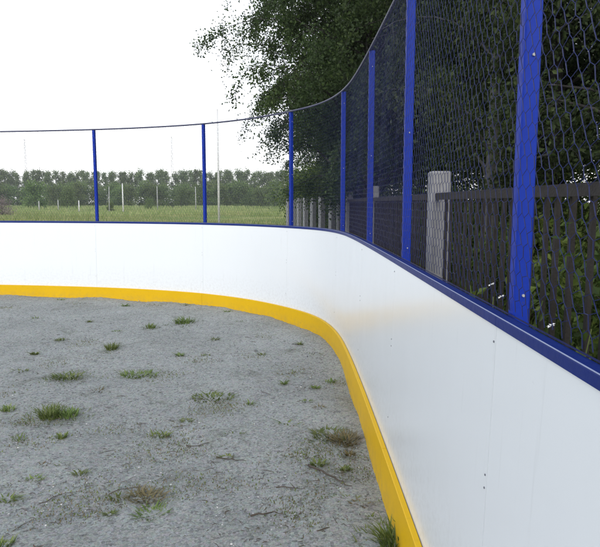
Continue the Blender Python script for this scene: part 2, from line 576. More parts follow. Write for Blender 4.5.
# ------------------------------------------------------------------ net fence on the boards
T_RAIL = 2.600
FORG = (0.53, 4.45, 0.0)
fence = empty('net_fence', FORG, 'tall blue wire net fence on square posts standing behind the white boards', 'net fence')
def add_post(s):
    p = at(s, OFF_POST); q = at(s, OFF_POST + 1)
    nrm = Vector((q[0] - p[0], q[1] - p[1], 0)); tn = Vector((-nrm.y, nrm.x, 0))
    w = 0.04
    bev = 0.004
    prof = []
    for a, b in ((bev, 0), (w - bev, 0), (w, bev), (w, w - bev), (w - bev, w), (bev, w), (0, w - bev), (0, bev)):
        prof.append((a, b - w / 2))                       # outward depth, along
    V = []; F = []
    for z in (-0.1, T_RAIL - 0.008):
        for a, b in prof:
            c = Vector((p[0], p[1], 0)) + nrm * a + tn * b
            V.append((c.x - FORG[0], c.y - FORG[1], z))
    for k in range(8):
        F.append((k, (k + 1) % 8, 8 + (k + 1) % 8, 8 + k))
    F.append(tuple(range(8, 16))); F.append(tuple(reversed(range(8))))
    o = mesh_obj('post', V, F, M_BLUE, fence)
    for z in (H_CAP + 0.055, H_CAP + 0.62, T_RAIL - 0.12):
        for sg in (-1, 1):
            c = Vector((p[0], p[1], z)) + nrm * 0.0215 + tn * (sg * w / 2)
            mb = MB(); mb.tube([(c.x - FORG[0], c.y - FORG[1], c.z), (c.x - FORG[0] + sg * tn.x * 0.004, c.y - FORG[1] + sg * tn.y * 0.004, c.z)], 0.0038, 6)
            mb.build('bolt', M_BOLT, o)
for s in POSTS:
    add_post(s)
sweep('top_rail', POSTS[0] - 0.02, POSTS[-1] + 0.02,
      [(OFF_POST - 0.006 + 0.0105 * (1 + math.cos(a)), T_RAIL + 0.0105 * math.sin(a)) for a in np.linspace(0, 2 * math.pi, 9)[:-1]], M_TOPRAIL, fence, FORG, smooth=True)

def build_net(s0, s1):
    w = 0.042; hgt = 0.044; row = hgt * 0.76; sl = hgt * 0.25
    z0 = H_CAP + 0.006; z1 = T_RAIL - 0.012
    off = OFF_POST - 0.0045
    rng = np.random.default_rng(int(s0 * 1000) + 5)
    ncol = int((s1 - s0) / w); w = (s1 - s0) / ncol
    nrow = int((z1 - z0) / row); row = (z1 - z0) / nrow
    # node grid: every row has upper & lower nodes; jitter is shared
    E = []
    def node(i2, r, up):            # i2 in half cells
        return (i2, r, up)
    nodes = {}
    def pos(i2, j, e):
        k = (i2, j, e)
        if k not in nodes:
            s = s0 + i2 * w / 2
            z = z0 + j * row + (sl if e else 0)
            jx, jz = rng.normal(0, 0.0022, 2)
            bul = 0.006 * math.sin(s * 5.3 + 1.3 * z) * math.sin(math.pi * (z - z0) / (z1 - z0))
            s += -0.0038 if e else 0.0038          # the slack netting leans along its length
            s = min(max(s + jx, s0), s1); z = min(max(z + jz, z0), z1)
            p = at(s, off - abs(bul))
            nodes[k] = (p[0] - FORG[0], p[1] - FORG[1], z)
        return nodes[k]
    for r in range(nrow):
        par = r % 2
        i2s = range(par, 2 * ncol + 1, 2)
        for i2 in i2s:
            # twisted pair upright from (r, low) to (r+1) minus slope
            a = pos(i2, r, 1); b = pos(i2, r + 1, 0)
            E.append((a, b, 0.0012))
            for d in (-1, 1):
                j2 = i2 + d
                if 0 <= j2 <= 2 * ncol:
                    E.append((b, pos(j2, r + 1, 1) if r + 1 < nrow else pos(j2, r + 1, 0), 0.00085))
    V = []; F = []
    A = np.array([e[0] for e in E]); B = np.array([e[1] for e in E]); rad = np.array([e[2] for e in E])
    T = B - A
    L = np.linalg.norm(T, axis=1, keepdims=True); L[L < 1e-6] = 1
    T = T / L
    ref = np.tile(np.array([0.577, 0.577, 0.577]), (len(E), 1))
    U = np.cross(T, ref); U /= np.linalg.norm(U, axis=1, keepdims=True)
    W = np.cross(T, U)
    ring = []
    for k in range(3):
        a = 2 * math.pi * k / 3
        o = (U * math.cos(a) + W * math.sin(a)) * rad[:, None]
        ring.append((A + o, B + o))
    V = np.stack([ring[0][0], ring[1][0], ring[2][0], ring[0][1], ring[1][1], ring[2][1]], 1).reshape(-1, 3)
    b = np.arange(len(E))[:, None] * 6
    F = np.concatenate([b + np.array([[0, 1, 4, 3]]), b + np.array([[1, 2, 5, 4]]), b + np.array([[2, 0, 3, 5]])])
    return mesh_obj('wire_net', V, F, M_NET, fence)
for i in range(1, len(POSTS) - 1):
    if i == len(POSTS) - 1:
        break
    build_net(POSTS[i], POSTS[i + 1])
sweep('edge_wire', POSTS[1], POSTS[-1], [(0.0505 + 0.0017 * math.cos(a), H_CAP + 0.0007 + 0.0017 * math.sin(a)) for a in (0, 1.57, 3.14, 4.71)], M_WORN, fence, FORG)
# bottom and top selvedge wires of the net
sweep('edge_wire', POSTS[1], POSTS[-1], [(OFF_POST - 0.004 + 0.0026 * math.cos(a), H_CAP + 0.006 + 0.0026 * math.sin(a)) for a in (0, 2.1, 4.2)], M_NET, fence, FORG)

# ------------------------------------------------------------------ leaves and trees
def leaf_quads(P, size, rng, droop=0.3, aspect=0.62):
    """diamond leaf faces centred at the points P"""
    n = len(P)
    d = rng.normal(0, 1, (n, 3)); d[:, 2] -= droop
    d /= np.linalg.norm(d, axis=1, keepdims=True)
    r = rng.normal(0, 1, (n, 3))
    u = np.cross(d, r); u /= np.linalg.norm(u, axis=1, keepdims=True)
    w = np.cross(d, u)
    s = size * rng.uniform(0.65, 1.25, (n, 1))
    a = P - d * s * 0.5
    b = P + u * s * aspect * 0.5 - d * s * 0.08 + w * s * 0.1
    c = P + d * s * 0.5
    e = P - u * s * aspect * 0.5 - d * s * 0.08 + w * s * 0.1
    V = np.stack([a, b, c, e], 1).reshape(-1, 3)
    F = np.arange(4 * n).reshape(n, 4)
    return V, F

def tree_proto(seed, height, radius, base, nleaf, lsize, trunk_r=0.16, nb=34, lean=(0, 0), droop=0.9, full=1.0, clump=0.34):
    rng = np.random.default_rng(seed)
    mb = MB()
    hs = np.linspace(0, 1, 12)
    wob = rng.normal(0, 0.05, (12, 2)).cumsum(0) * 0.5
    trunk = [(lean[0] * h * h * height + wob[i, 0] * radius * 0.25, lean[1] * h * h * height + wob[i, 1] * radius * 0.25, h * height * 0.95) for i, h in enumerate(hs)]
    mb.tube(trunk, [trunk_r * (1.25 if h == 0 else 1) * (1 - 0.93 * h) + 0.006 for h in hs], 9)
    tr = np.array(trunk)
    tips = []
    for k in range(nb):
        f = base + (0.97 - base) * ((k + rng.random()) / nb)
        h = f * height
        o = np.array([np.interp(h, tr[:, 2], tr[:, 0]), np.interp(h, tr[:, 2], tr[:, 1]), h])
        az = k * 2.399 + rng.normal(0, 0.35)
        g = (f - base) / (1 - base)
        prof = (0.66 + 0.5 * math.sin(math.pi * min(1, g * 1.15 + 0.12))) * (1 - g ** 2.6) + 0.08
        ln = radius * prof * rng.uniform(0.72, 1.02)
        up = rng.uniform(0.45, 1.1)
        pts = [o]
        d = np.array([math.cos(az), math.sin(az), up]); d /= np.linalg.norm(d)
        m = 7
        for i in range(m):
            d = d + np.array([rng.normal(0, 0.14), rng.normal(0, 0.14), -0.30 * droop * (i / m) + rng.normal(0, 0.07)])
            d /= np.linalg.norm(d)
            pts.append(pts[-1] + d * ln * 1.12 / m)
        r0 = max(0.009, trunk_r * (1 - f) * 0.30)
        mb.tube(pts, [r0 * (1 - 0.9 * i / m) + 0.002 for i in range(m + 1)], 5, caps=False)
        for q in range(13):                                   # fine hanging twigs
            i = rng.integers(2, m + 1)
            p = pts[i] + (pts[i - 1] - pts[i]) * rng.random()
            tl = radius * rng.uniform(0.10, 0.30)
            td = (pts[i] - pts[i - 1]); td = td / np.linalg.norm(td) * 0.6 + rng.normal(0, 0.6, 3); td /= np.linalg.norm(td)
            tp = [p]
            for j in range(4):
                td = td + np.array([rng.normal(0, 0.12), rng.normal(0, 0.12), -0.55 * droop]); td /= np.linalg.norm(td)
                tp.append(tp[-1] + td * tl / 4)
            mb.tube(tp, [0.005, 0.004, 0.003, 0.0025, 0.0015], 3, caps=False)
            tips.append((np.array(tp), tl))
    per = nleaf / len(tips)
    PP = []
    for tp, tl in tips:
        n = max(3, int(per * rng.uniform(0.3, 1.7)))
        t = rng.random(n) * 4
        i = np.minimum(t.astype(int), 3); fr = (t - i)[:, None]
        p = tp[i] * (1 - fr) + tp[i + 1] * fr
        PP.append(p + rng.normal(0, 1, (n, 3)) * clump * np.array([0.45, 0.45, 0.55]) * (0.25 + 0.75 * rng.random((n, 1))))
    PP = np.vstack(PP)
    V, F = leaf_quads(PP, lsize, rng, 0.5)
    return mb, V, F

def tree_thing(name, label, group, loc, rz, scale, proto, leaf=M_LEAF, bark=M_BARK, cat='tree'):
    mb, V, F = proto
    t = empty(name, loc, label, cat, group, rz)
    mb.build('trunk', bark, t, True)
    mesh_obj('crown', V, F, leaf, t)
    t.scale = (scale,) * 3
    return t

pA = tree_proto(1, 12.0, 3.5, 0.13, 230000, 0.070, 0.15, 130, clump=0.36)
pB = tree_proto(2, 12.5, 2.5, 0.08, 105000, 0.058, 0.13, 80)
pC = tree_proto(5, 12.0, 1.9, 0.12, 60000, 0.058, 0.095, 60, (-0.004, 0.0))
G_N = 'leafy trees along the right side of the rink'
tA = tree_thing('leafy_tree', 'big leafy tree with drooping outer twigs hanging left over the bend of the net fence', G_N, (1.72, 15.0, -0.06), 0.4, 1.0, pA)
tC = tree_thing('birch_tree', 'slim birch with a pale trunk seen through the net between the two nearest blue posts', G_N, (2.55, 8.0, -0.06), 1.2, 1.0, pC, M_LEAF, M_BIRCH)
tB = tree_thing('leafy_tree', 'dark leafy tree standing right behind the slim pale birch trunk', G_N, (3.9, 9.4, -0.06), 1.2, 1.0, pB)
ROW = 'dark leafy tree in the dense row behind the grey post fence'
copy_thing(tA, (1.95, 18.2, -0.06), 2.2, 0.95, 'leafy tree directly behind the big one that hangs over the bend')
for (x, y, rz, sc, src) in [(4.6, 11.2, 2.2, 1.05, tA), (3.9, 5.0, 3.9, 0.95, tB), (6.6, 9.6, 5.0, 0.95, tA), (5.6, 16.5, 0.9, 1.1, tB), (4.2, 20.5, 4.2, 1.0, tA),
                            (3.0, 25.5, 2.8, 0.85, tB), (5.9, 4.2, 1.7, 0.9, tB), (7.2, 22.5, 5.6, 1.1, tA), (2.4, 31.5, 1.0, 0.8, tA), (6.5, 30, 2.0, 1.0, tB),
                            (5.8, -0.8, 0.2, 1.0, tB)]:
    copy_thing(src, (x, y, -0.06), rz, sc, ROW)

# ------------------------------------------------------------------ shrubs and weeds outside the boards
def shrub_proto(seed, h, r, n, ls, nst=16):
    rng = np.random.default_rng(seed)
    mb = MB(); PP = []
    for k in range(nst):
        a = rng.uniform(0, 6.28); rr = r * rng.uniform(0.3, 1.0); hh = h * rng.uniform(0.55, 1.05)
        p0 = np.array([rng.normal(0, r * 0.15), rng.normal(0, r * 0.15), 0])
        p2 = np.array([math.cos(a) * rr, math.sin(a) * rr, hh])
        p1 = p0 * 0.6 + p2 * 0.4 + np.array([0, 0, hh * 0.25])
        pts = [(1 - t) ** 2 * p0 + 2 * t * (1 - t) * p1 + t * t * p2 for t in np.linspace(0, 1, 6)]
        mb.tube(pts, [0.009, 0.008, 0.006, 0.005, 0.004, 0.002], 4, caps=False)
        m = n // nst
        t = rng.random(m) ** 0.7 * 5
        i = np.minimum(t.astype(int), 4); fr = (t - i)[:, None]
        pts = np.array(pts)
        PP.append(pts[i] * (1 - fr) + pts[i + 1] * fr + rng.normal(0, r * 0.14, (m, 3)))
    PP = np.vstack(PP); PP[:, 2] = np.abs(PP[:, 2])
    V, F = leaf_quads(PP, ls, rng, 0.1, 0.55)
    return mb, V, F
sA = shrub_proto(21, 1.7, 1.0, 5200, 0.075)
G_S = 'green shrubs growing under the trees'
shA = None
SH = 'light green shrub growing behind the dark picket fence'
rngS = np.random.default_rng(77)
for k, (x, y) in enumerate([(2.7, 2.2), (2.9, 3.4), (2.6, 4.6), (3.1, 6.0), (2.8, 7.2), (3.3, 9.0), (2.9, 10.6), (3.4, 12.4), (2.9, 14.6), (3.2, 17), (2.6, 19.5), (3.4, 22), (2.0, 24.5), (3.9, 3.0), (4.4, 4.4), (4.3, 6.2), (2.8, 1.0), (2.3, 1.7), (2.2, 2.8), (3.4, 1.9), (4.6, 2.4), (4.9, 3.6), (5.2, 5.2), (4.2, 1.5), (5.0, 8.5), (5.4, 10.5), (4.9, 12.8), (5.6, 15), (6.2, 18), (4.6, 16.8), (6.4, 12), (4.0, 9.8), (4.4, 7.6), (6.6, 19.5), (7.4, 21.5), (8.2, 24.2), (5.3, 14.2), (6.0, 16.4), (7.0, 14.0), (7.8, 17.0)]):
    if shA is None:
        shA = tree_thing('shrub', SH, G_S, (x, y, -0.06), 0.3, 1.0, sA, M_SHRUB, M_TWIG, 'shrub')
    else:
        copy_thing(shA, (x, y, -0.06), rngS.uniform(0, 6.28), rngS.uniform(0.75, 1.2))
for (x, y, sc) in [(0.75, 33, 2.1), (1.9, 31, 2.3), (1.3, 37, 2.5), (2.6, 35, 2.4), (0.2, 38, 1.5)]:
    copy_thing(shA, (x, y, -0.06), x * 3, sc, 'tall dark shrub rising behind the row of slim grey posts')

def weed_plant(seed, loc, h, label, flowers):
    rng = np.random.default_rng(seed)
    t = empty('wild_plant', loc, label, 'wild plant', 'wild plants between the boards and the picket fence')
    mb = MB(); PP = []; tops = []
    for k in range(9):
        a = rng.uniform(0, 6.28); rr = rng.uniform(0.05, 0.24); hh = h * rng.uniform(0.65, 1.02)
        pts = [(math.cos(a) * rr * q ** 1.6, math.sin(a) * rr * q ** 1.6, hh * q) for q in np.linspace(0, 1, 6)]
        mb.tube(pts, [0.006, 0.005, 0.004, 0.004, 0.003, 0.002], 4, caps=False)
        tops.append(pts[-1])
        pts = np.array(pts)
        for q in np.linspace(0.25, 0.97, 26):
            i = q * 5; i0 = min(int(i), 4)
            PP.append(pts[i0] + (pts[i0 + 1] - pts[i0]) * (i - i0) + rng.normal(0, 0.035, 3))
    mb.build('stem', M_GRASS, t)
    V, F = leaf_quads(np.array(PP), 0.062, rng, 0.2, 0.5)
    mesh_obj('foliage', V, F, M_SHRUB, t)
    for (fx, fy, fz) in flowers:
        V = []; F = []
        n = 5
        for k in range(n):
            a = 2 * math.pi * k / n
            b = len(V)
            ca, sa = math.cos(a), math.sin(a)
            for (rr, ww, zz) in ((0.001, 0, 0), (0.007, 0.005, 0.004), (0.012, 0, 0.001), (0.007, -0.005, 0.004)):
                V.append((fx + ca * rr - sa * ww, fy + sa * rr + ca * ww - zz * 0.8, fz + zz + rr * 0.45 * math.cos(a)))
            F.append((b, b + 1, b + 2, b + 3))
        mesh_obj('flower', V, F, M_PETAL, t)
weed_plant(31, (0.80, 1.42, -0.06), 1.12, 'wild plant with a white blossom peeping over the blue rail beside the nearest post', [(-0.17, 0.05, 1.265), (-0.13, 0.02, 1.20)])
weed_plant(32, (0.82, 1.13, -0.06), 1.08, 'wild plant with a white blossom low at the right end of the blue rail', [(-0.17, 0.0, 1.24), (-0.16, 0.03, 1.215)])
weed_plant(33, (0.84, 1.95, -0.06), 1.15, 'wild plant with tiny white blossoms between the nearest post and the concrete post', [(-0.19, -0.05, 1.27), (-0.2, 0.02, 1.30)])
weed_plant(34, (0.98, 1.68, -0.06), 1.2, 'leafy green plant without blossoms just right of the nearest blue post', [])
weed_plant(35, (0.86, 2.6, -0.06), 1.2, 'dark leafy plant without blossoms left of the nearest blue post', [])

# ------------------------------------------------------------------ old picket fence with concrete posts behind the rink
XF = 1.31
pf = empty('picket_fence', (XF, 5.6, -0.06), 'old dark picket fence with square grey concrete posts behind the net', 'fence')
PY = [0.6, 5.62, 10.5, 15.4, 19.0]
def bevel_post(w, h, loc, parent):
    b = 0.012
    pr = [(-w / 2 + b, -w / 2), (w / 2 - b, -w / 2), (w / 2, -w / 2 + b), (w / 2, w / 2 - b), (w / 2 - b, w / 2), (-w / 2 + b, w / 2), (-w / 2, w / 2 - b), (-w / 2, -w / 2 + b)]
    V = []; F = []
    for (z, s) in ((-0.1, 1), (h - 0.015, 1), (h, 0.9)):
        V += [(loc[0] + x * s, loc[1] + y * s, z) for x, y in pr]
    for l in (0, 8):
        for k in range(8):
            F.append((l + k, l + (k + 1) % 8, l + 8 + (k + 1) % 8, l + 8 + k))
    F.append(tuple(range(16, 24))); F.append(tuple(reversed(range(8))))
    return mesh_obj('concrete_post', V, F, M_CONC, parent)
for y in PY:
    bevel_post(0.18, 1.86, (0, y - 5.6), pf)
rp = random.Random(4)
for a, b in zip(PY[:-1], PY[1:]):
    y0, y1 = a + 0.095, b - 0.095
    mb = MB(); y = y0 + 0.04
    while y < y1 - 0.05:
        w = rp.uniform(0.024, 0.036)
        mb.box(-0.011 + rp.uniform(-0.004, 0.004), 0.011, y - 5.6, y + w - 5.6, 0.08 + rp.uniform(-0.02, 0.02), 1.625 + rp.uniform(-0.02, 0.015))
        y += rp.uniform(0.13, 0.20)
    mb.build('picket_panel', M_WOOD, pf)
    for z in (0.42, 1.60):
        mb = MB(); mb.box(-0.052, -0.018, y0 - 5.6, y1 - 5.6, z, z + 0.06)
        mb.build('rail', M_WOOD, pf)

# row of concrete posts bending away to the left behind the curved boards
fp = None
for k in range(7):
    f = k / 6.0
    x = 1.15 - 1.65 * f; y = 20.3 + 11.5 * f
    if fp is None:
        fp = empty('fence_post', (x, y, -0.06), 'slim grey concrete post in the row beyond the bend of the boards', 'fence post', 'grey posts beyond the bend of the boards', 0.5)
        bevel_post(0.19, 1.80, (0, 0), fp)
        mb = MB()
        for z in (0.6, 1.15, 1.62):
            mb.tube([(-0.11, 0, z), (0.11, 0, z)], 0.012, 6)
        mb.build('wire_hook', M_GREYPOLE, fp)
    else:
        copy_thing(fp, (x, y, -0.06), 0.5 + RNG.normal(0, 0.1), 1 + RNG.normal(0, 0.012))

# ------------------------------------------------------------------ far field: poles, masts, tree line
def px_pos(px, dist):
    return ((px - 298.0) / 600.0 * dist, dist)
def pole(name, px, dist, h, r, mat, label, group=None, tilt=0.0):
    x, y = px_pos(px, dist)
    t = empty(name, (x, y, -0.06), label, 'pole', group)
    mb = MB(); mb.tube([(0, 0, 0), (tilt * h * 0.5, 0, h * 0.5), (tilt * h, 0, h)], [r, r * 0.8, r * 0.6], 10)
    mb.build('shaft', mat, t, True)
    mb = MB(); mb.tube([(0, 0, -0.02), (0, 0, 0.2)], [r * 1.5, r * 1.35], 10); mb.build('base', M_CONC, t)
    mb = MB(); mb.tube([(tilt * h, 0, h - 0.02), (tilt * h, 0, h + 0.06)], [r * 0.75, r * 0.4], 10); mb.build('cap', mat, t)
    return t
pole('lamp_pole', 219.4, 40, 7.6, 0.08, M_POLE, 'tall slender white pole rising past the top rail of the net fence')
pole('field_pole', 124.3, 105, 4.9, 0.13, M_POLE, 'brightest white pole in the meadow, in front of the dark bushes')
pole('field_pole', 110.5, 112, 4.6, 0.10, M_GREYPOLE, 'thin grey pole just left of the brightest white pole in the meadow', None, 0.02)
pole('field_pole', 158.5, 125, 5.0, 0.11, M_GREYPOLE, 'thin grey pole midway between the two blue posts by the meadow')
pole('field_pole', 196.5, 130, 5.0, 0.12, M_GREYPOLE, 'thin grey pole just left of the blue post next to the tall white pole')
pole('field_pole', 80.6, 110, 2.0, 0.12, M_POLE, 'short white post in the meadow left of a blue post')
pole('field_pole', 41, 120, 1.9, 0.15, M_GREYPOLE, 'short grey post in the meadow below the far lattice mast at the left')
pole('field_pole', 60, 125, 2.2, 0.13, M_GREYPOLE, 'short grey post in the meadow between two pale posts')
pole('field_pole', 290.5, 36, 1.95, 0.11, M_POLE, 'pale post at the meadow edge beside the dark tree and the middle blue post')

def mast(px, dist, h, label):
    x, y = px_pos(px, dist)
    t = empty('lattice_mast', (x, y, 0), label, 'radio mast')
    w0, w1 = 2.6, 0.9
    for sx, sy in ((-1, -1), (1, -1), (1, 1), (-1, 1)):
        mb = MB(); mb.tube([(sx * w0 / 2, sy * w0 / 2, 0), (sx * w1 / 2, sy * w1 / 2, h)], 0.11, 5); mb.build('leg', M_MAST, t)
    mb = MB(); n = 26
    for k in range(n):
        za, zb = h * k / n, h * (k + 1) / n
        wa = w0 + (w1 - w0) * k / n; wb = w0 + (w1 - w0) * (k + 1) / n
        c = ((-1, -1), (1, -1), (1, 1), (-1, 1))
        for i in range(4):
            a, b = c[i], c[(i + 1) % 4]
            mb.tube([(a[0] * wa / 2, a[1] * wa / 2, za), (b[0] * wb / 2, b[1] * wb / 2, zb)], 0.06, 4)
            mb.tube([(b[0] * wa / 2, b[1] * wa / 2, za), (a[0] * wb / 2, a[1] * wb / 2, zb)], 0.06, 4)
    mb.build('bracing', M_MAST, t)
mast(30, 620, 66, 'faint lattice mast above the far trees at the left edge')
mast(174, 640, 71, 'faint lattice mast above the far trees between two blue posts')

def crown_cloud(seed, h, r, base, n, ls, shape):
    """a small far tree: trunk, limbs and clumps of leaf faces"""
    rng = np.random.default_rng(seed)
    mb = MB()
    mb.tube([(0, 0, 0), (rng.normal(0, 0.1), 0, h * 0.5), (0, 0, h * 0.93)], [0.2, 0.14, 0.04], 6)
    PP = []
    nc = 34
    for k in range(nc):
        g = (k + rng.random()) / nc
        z = h * (base + (1 - base) * g)
        pr = r * (math.sin(math.pi * (g * 0.82 + 0.14)) ** 0.7 if shape == 'tall' else math.sqrt(max(0.05, 1 - (g * 1.25 - 0.35) ** 2)))
        a = rng.uniform(0, 6.28); rr = pr * rng.uniform(0.2, 1.0)
        c = np.array([math.cos(a) * rr, math.sin(a) * rr, z])
        mb.tube([(0, 0, max(0.2, z - rr * 0.9)), tuple(c)], [0.06, 0.02], 4, caps=False)
        m = int(n / nc * rng.uniform(0.5, 1.5))
        PP.append(c + rng.normal(0, 1, (m, 3)) * r * np.array([0.23, 0.23, 0.2]))
    PP = np.vstack(PP); PP[:, 2] = np.clip(PP[:, 2], 0.1, None)
    V, F = leaf_quads(PP, ls, rng, 0.0, 0.7)
    return mb, V, F
popl = [crown_cloud(40 + k, 13.4, 2.1, 0.30, 2500, 0.42, 'tall') for k in range(4)]
bush = [crown_cloud(60 + k, 7.0, 3.0, 0.02, 3000, 0.45, 'round') for k in range(3)]
rt = np.random.default_rng(9)
src = []
L_P = 'slender poplar in the far row along the edge of the meadow'
x = -132.0; k = 0
while x < 34:
    y = 232 + rt.normal(0, 2.5)
    sc = rt.uniform(0.93, 1.04)
    if k < 4:
        t = tree_thing('poplar_tree', L_P, 'far row of poplars', (x, y, -0.06), rt.uniform(0, 6), sc, popl[k], M_POPLAR)
        src.append(t)
    else:
        copy_thing(src[rt.integers(0, 4)], (x, y, -0.06), rt.uniform(0, 6.28), sc)
    x += rt.uniform(1.3, 2.6); k += 1
srcb = []
L_B = 'dark bushy tree in front of the far poplar row'
x = -122.0; k = 0
while x < 24:
    y = 198 + rt.normal(0, 6)
    sc = rt.uniform(0.8, 1.12)
    if k < 3:
        t = tree_thing('bushy_tree', L_B, 'bushy trees in front of the far poplars', (x, y, -0.06), rt.uniform(0, 6), sc, bush[k], M_FARBUSH)
        srcb.append(t)
    else:
        copy_thing(srcb[rt.integers(0, 3)], (x, y, -0.06), rt.uniform(0, 6.28), sc)
    x += rt.uniform(1.3, 2.5); k += 1
for (px, dist, sc, lab) in [(38, 150, 0.92, 'broad mid green bushy tree nearest the far lattice mast at the left'), (69, 150, 0.72, 'mid green bushy tree standing beside the leftmost blue post'),
                            (112, 118, 0.24, 'low pale green bush around the foot of the thin grey pole'), (150, 140, 0.35, 'low green bush out in the meadow')]:
    X, Y = px_pos(px, dist)
    copy_thing(srcb[int(px) % 3], (X, Y, -0.06), px, sc, lab)
dby = tree_thing('dry_bush', 'low pinkish grey dry bush at the left edge of the meadow', None, (*px_pos(4, 78), -0.06), 0.2, 0.3, crown_cloud(90, 7.0, 4.2, 0.02, 1600, 0.5, 'round'), M_DRYBUSH, M_TWIG, 'bush')

# meadow grass beyond the boards (uncountable)
def blades(n, sampler, hfun, mat, name, wid=0.012):
    rng = np.random.default_rng(hash(name) % 1000 if False else 123)
    P = sampler(rng, n)
    h = hfun(rng, len(P), P)
    a = rng.uniform(0, 6.28, len(P)); b = rng.uniform(0.1, 0.6, len(P))
    d = np.stack([np.cos(a) * b, np.sin(a) * b, np.ones(len(P))], 1) * h[:, None]
    aw = rng.uniform(0, 6.28, len(P))
    w = np.stack([np.cos(aw), np.sin(aw), 0 * aw], 1) * wid * (h[:, None] / h.mean()) ** 0.5
    V = np.stack([P - w, P + w, P + d * 0.6 + w * 0.6, P + d * np.array([1.15, 1.15, 1.0]), P + d * 0.6 - w * 0.6], 1).reshape(-1, 3)
    F = np.arange(5 * len(P)).reshape(-1, 5)
    return mesh_obj(name, V, F, mat)
def samp(rng, n):
    y = 11 + 130 * rng.random(n) ** 1.7
    x = rng.uniform(-0.56, 0.16, n) * (y + 6)
    return np.stack([x, y, np.full(n, -0.06)], 1)
g = blades(45000, samp, lambda r, n, P: r.uniform(0.12, 0.4, n) * (0.8 + 0.5 * np.sin(P[:, 0] * 0.2) * np.sin(P[:, 1] * 0.13)), M_MEADOW, 'meadow_grass', 0.03)
kind(g, 'stuff')
def samp_t(rng, n):
    y = rng.uniform(70, 188, n)
    x = rng.uniform(-0.56, 0.10, n) * (y + 6)
    k = np.sin(x * 0.21 + 0.7 * np.sin(y * 0.11)) + np.sin(y * 0.17 + x * 0.05) > -0.4
    return np.stack([x, y, np.full(n, -0.06)], 1)[k]
g = blades(26000, samp_t, lambda r, n, P: r.uniform(0.35, 0.9, n) * (0.6 + 0.7 * (P[:, 1] > 135)), M_MEADOW, 'tall_meadow_grass', 0.07)
kind(g, 'stuff')
def samp2(rng, n):
    y = rng.uniform(0.3, 22, n)
    x = 0.62 + np.abs(rng.normal(0, 1.6, n))
    x = np.where(y > 6.0, x + 0.05, x)
    ok = np.array([not inside_rink(a, b, -0.42) for a, b in zip(x, y)])
    return np.stack([x, y, np.full(n, -0.06)], 1)[ok]
g = blades(14000, samp2, lambda r, n, P: r.uniform(0.12, 0.5, n), M_GRASS, 'verge_grass', 0.009)
kind(g, 'stuff')

# ------------------------------------------------------------------ weeds, twigs and leaves on the gravel
CAMZ = 1.51
PITCH = math.atan(70.5 / 600.0)
YAW = math.atan(2.0 / 600.0) * math.cos(PITCH)
def gpt(px, py):
    d = Vector(((px - 300) / 600.0, 1.0, -(py - 273.5) / 600.0))
    c, s = math.cos(PITCH), math.sin(PITCH)
    d = Vector((d.x, d.y * c + d.z * s, -d.y * s + d.z * c))
    c, s = math.cos(YAW), math.sin(YAW)
    d = Vector((d.x * c + d.y * s, -d.x * s + d.y * c, d.z))
    z = 0.0
    for _ in range(4):
        k = (z - CAMZ) / d.z
        z = float(ground_z(d.x * k, d.y * k))
    return (d.x * k, d.y * k, z)

def tuft_mesh(seed, n, r, h, wid, lean=0.8):
    r *= 0.75 if n < 60 else 1.0
    rng = np.random.default_rng(seed)
    V = []; F = []
    for k in range(n):
        a = rng.uniform(0, 6.28); rr = r * math.sqrt(rng.random()) * 0.55
        p = np.array([math.cos(a) * rr, math.sin(a) * rr, -0.004])
        az = a + rng.normal(0, 0.8); hh = h * rng.uniform(0.45, 1.1); out = lean * hh * rng.uniform(0.4, 1.2)
        side = np.array([-math.sin(az), math.cos(az), 0]) * wid * rng.uniform(0.7, 1.3)
        dr = np.array([math.cos(az), math.sin(az), 0])
        b = len(V)
        for t, ww in ((0, 0.8), (0.4, 1.0), (0.75, 0.7)):
            c = p + dr * out * t ** 1.7 + np.array([0, 0, hh * (t - 0.28 * t * t)])
            V += [c - side * ww, c + side * ww]
        V.append(p + dr * out * 1.05 + np.array([0, 0, hh * 0.74]))
        F += [(b, b + 1, b + 3, b + 2), (b + 2, b + 3, b + 5, b + 4), (b + 4, b + 5, b + 6)]
    return V, F
SEEDL = ([], [])
G_T = 'weed tufts growing in the gravel'
def tuft(px, py, n, r, h, mat, label, seed, wid=0.004, lean=0.8, sx=1.0):
    V, F = tuft_mesh(seed, n, r, h, wid, lean)
    V2, F2 = tuft_mesh(seed + 500, int(n * 0.9), r * 2.8, h * 0.3, wid * 0.8, 1.6)      # seedlings round the clump
    g0 = np.array(gpt(px, py))
    SEEDL[1].extend(tuple(i + len(SEEDL[0]) for i in f) for f in F2)
    SEEDL[0].extend(np.asarray(v) + g0 for v in V2)
    o = mesh_obj('weed_tuft', V, F, mat)
    o.location = gpt(px, py); o.scale = (sx, 1, 1)
    tag(o, label, 'weed tuft', G_T)
    return o
tuft(50, 417, 150, 0.13, 0.10, M_GRASS, 'biggest bright green grass tuft on the gravel at the left', 1, 0.0042)
tuft(68, 416, 110, 0.12, 0.07, M_GRASS, 'green grass tuft joined to the right side of the biggest tuft', 2)
tuft(62, 438, 55, 0.07, 0.045, M_GRASS, 'small green weed just below the biggest tuft', 3)
tuft(112, 350, 90, 0.10, 0.10, M_GRASS, 'upright green weed standing between the biggest tuft and the far yellow strip', 4)
tuft(138, 376, 130, 0.20, 0.05, M_GRASS, 'wide flat green weed patch in the middle of the left gravel', 5, 0.004, 1.2, 1.4)
tuft(184, 323, 120, 0.17, 0.09, M_GRASS, 'grass tuft close to the yellow strip at the far boards', 6, 0.004, 0.9, 1.3)
tuft(151, 328, 60, 0.09, 0.08, M_GRASS, 'smaller grass tuft left of the one by the far yellow strip', 7)
tuft(68, 378, 100, 0.16, 0.06, M_GRASS, 'straggly green weed above the biggest tuft', 8, 0.004, 1.2, 1.5)
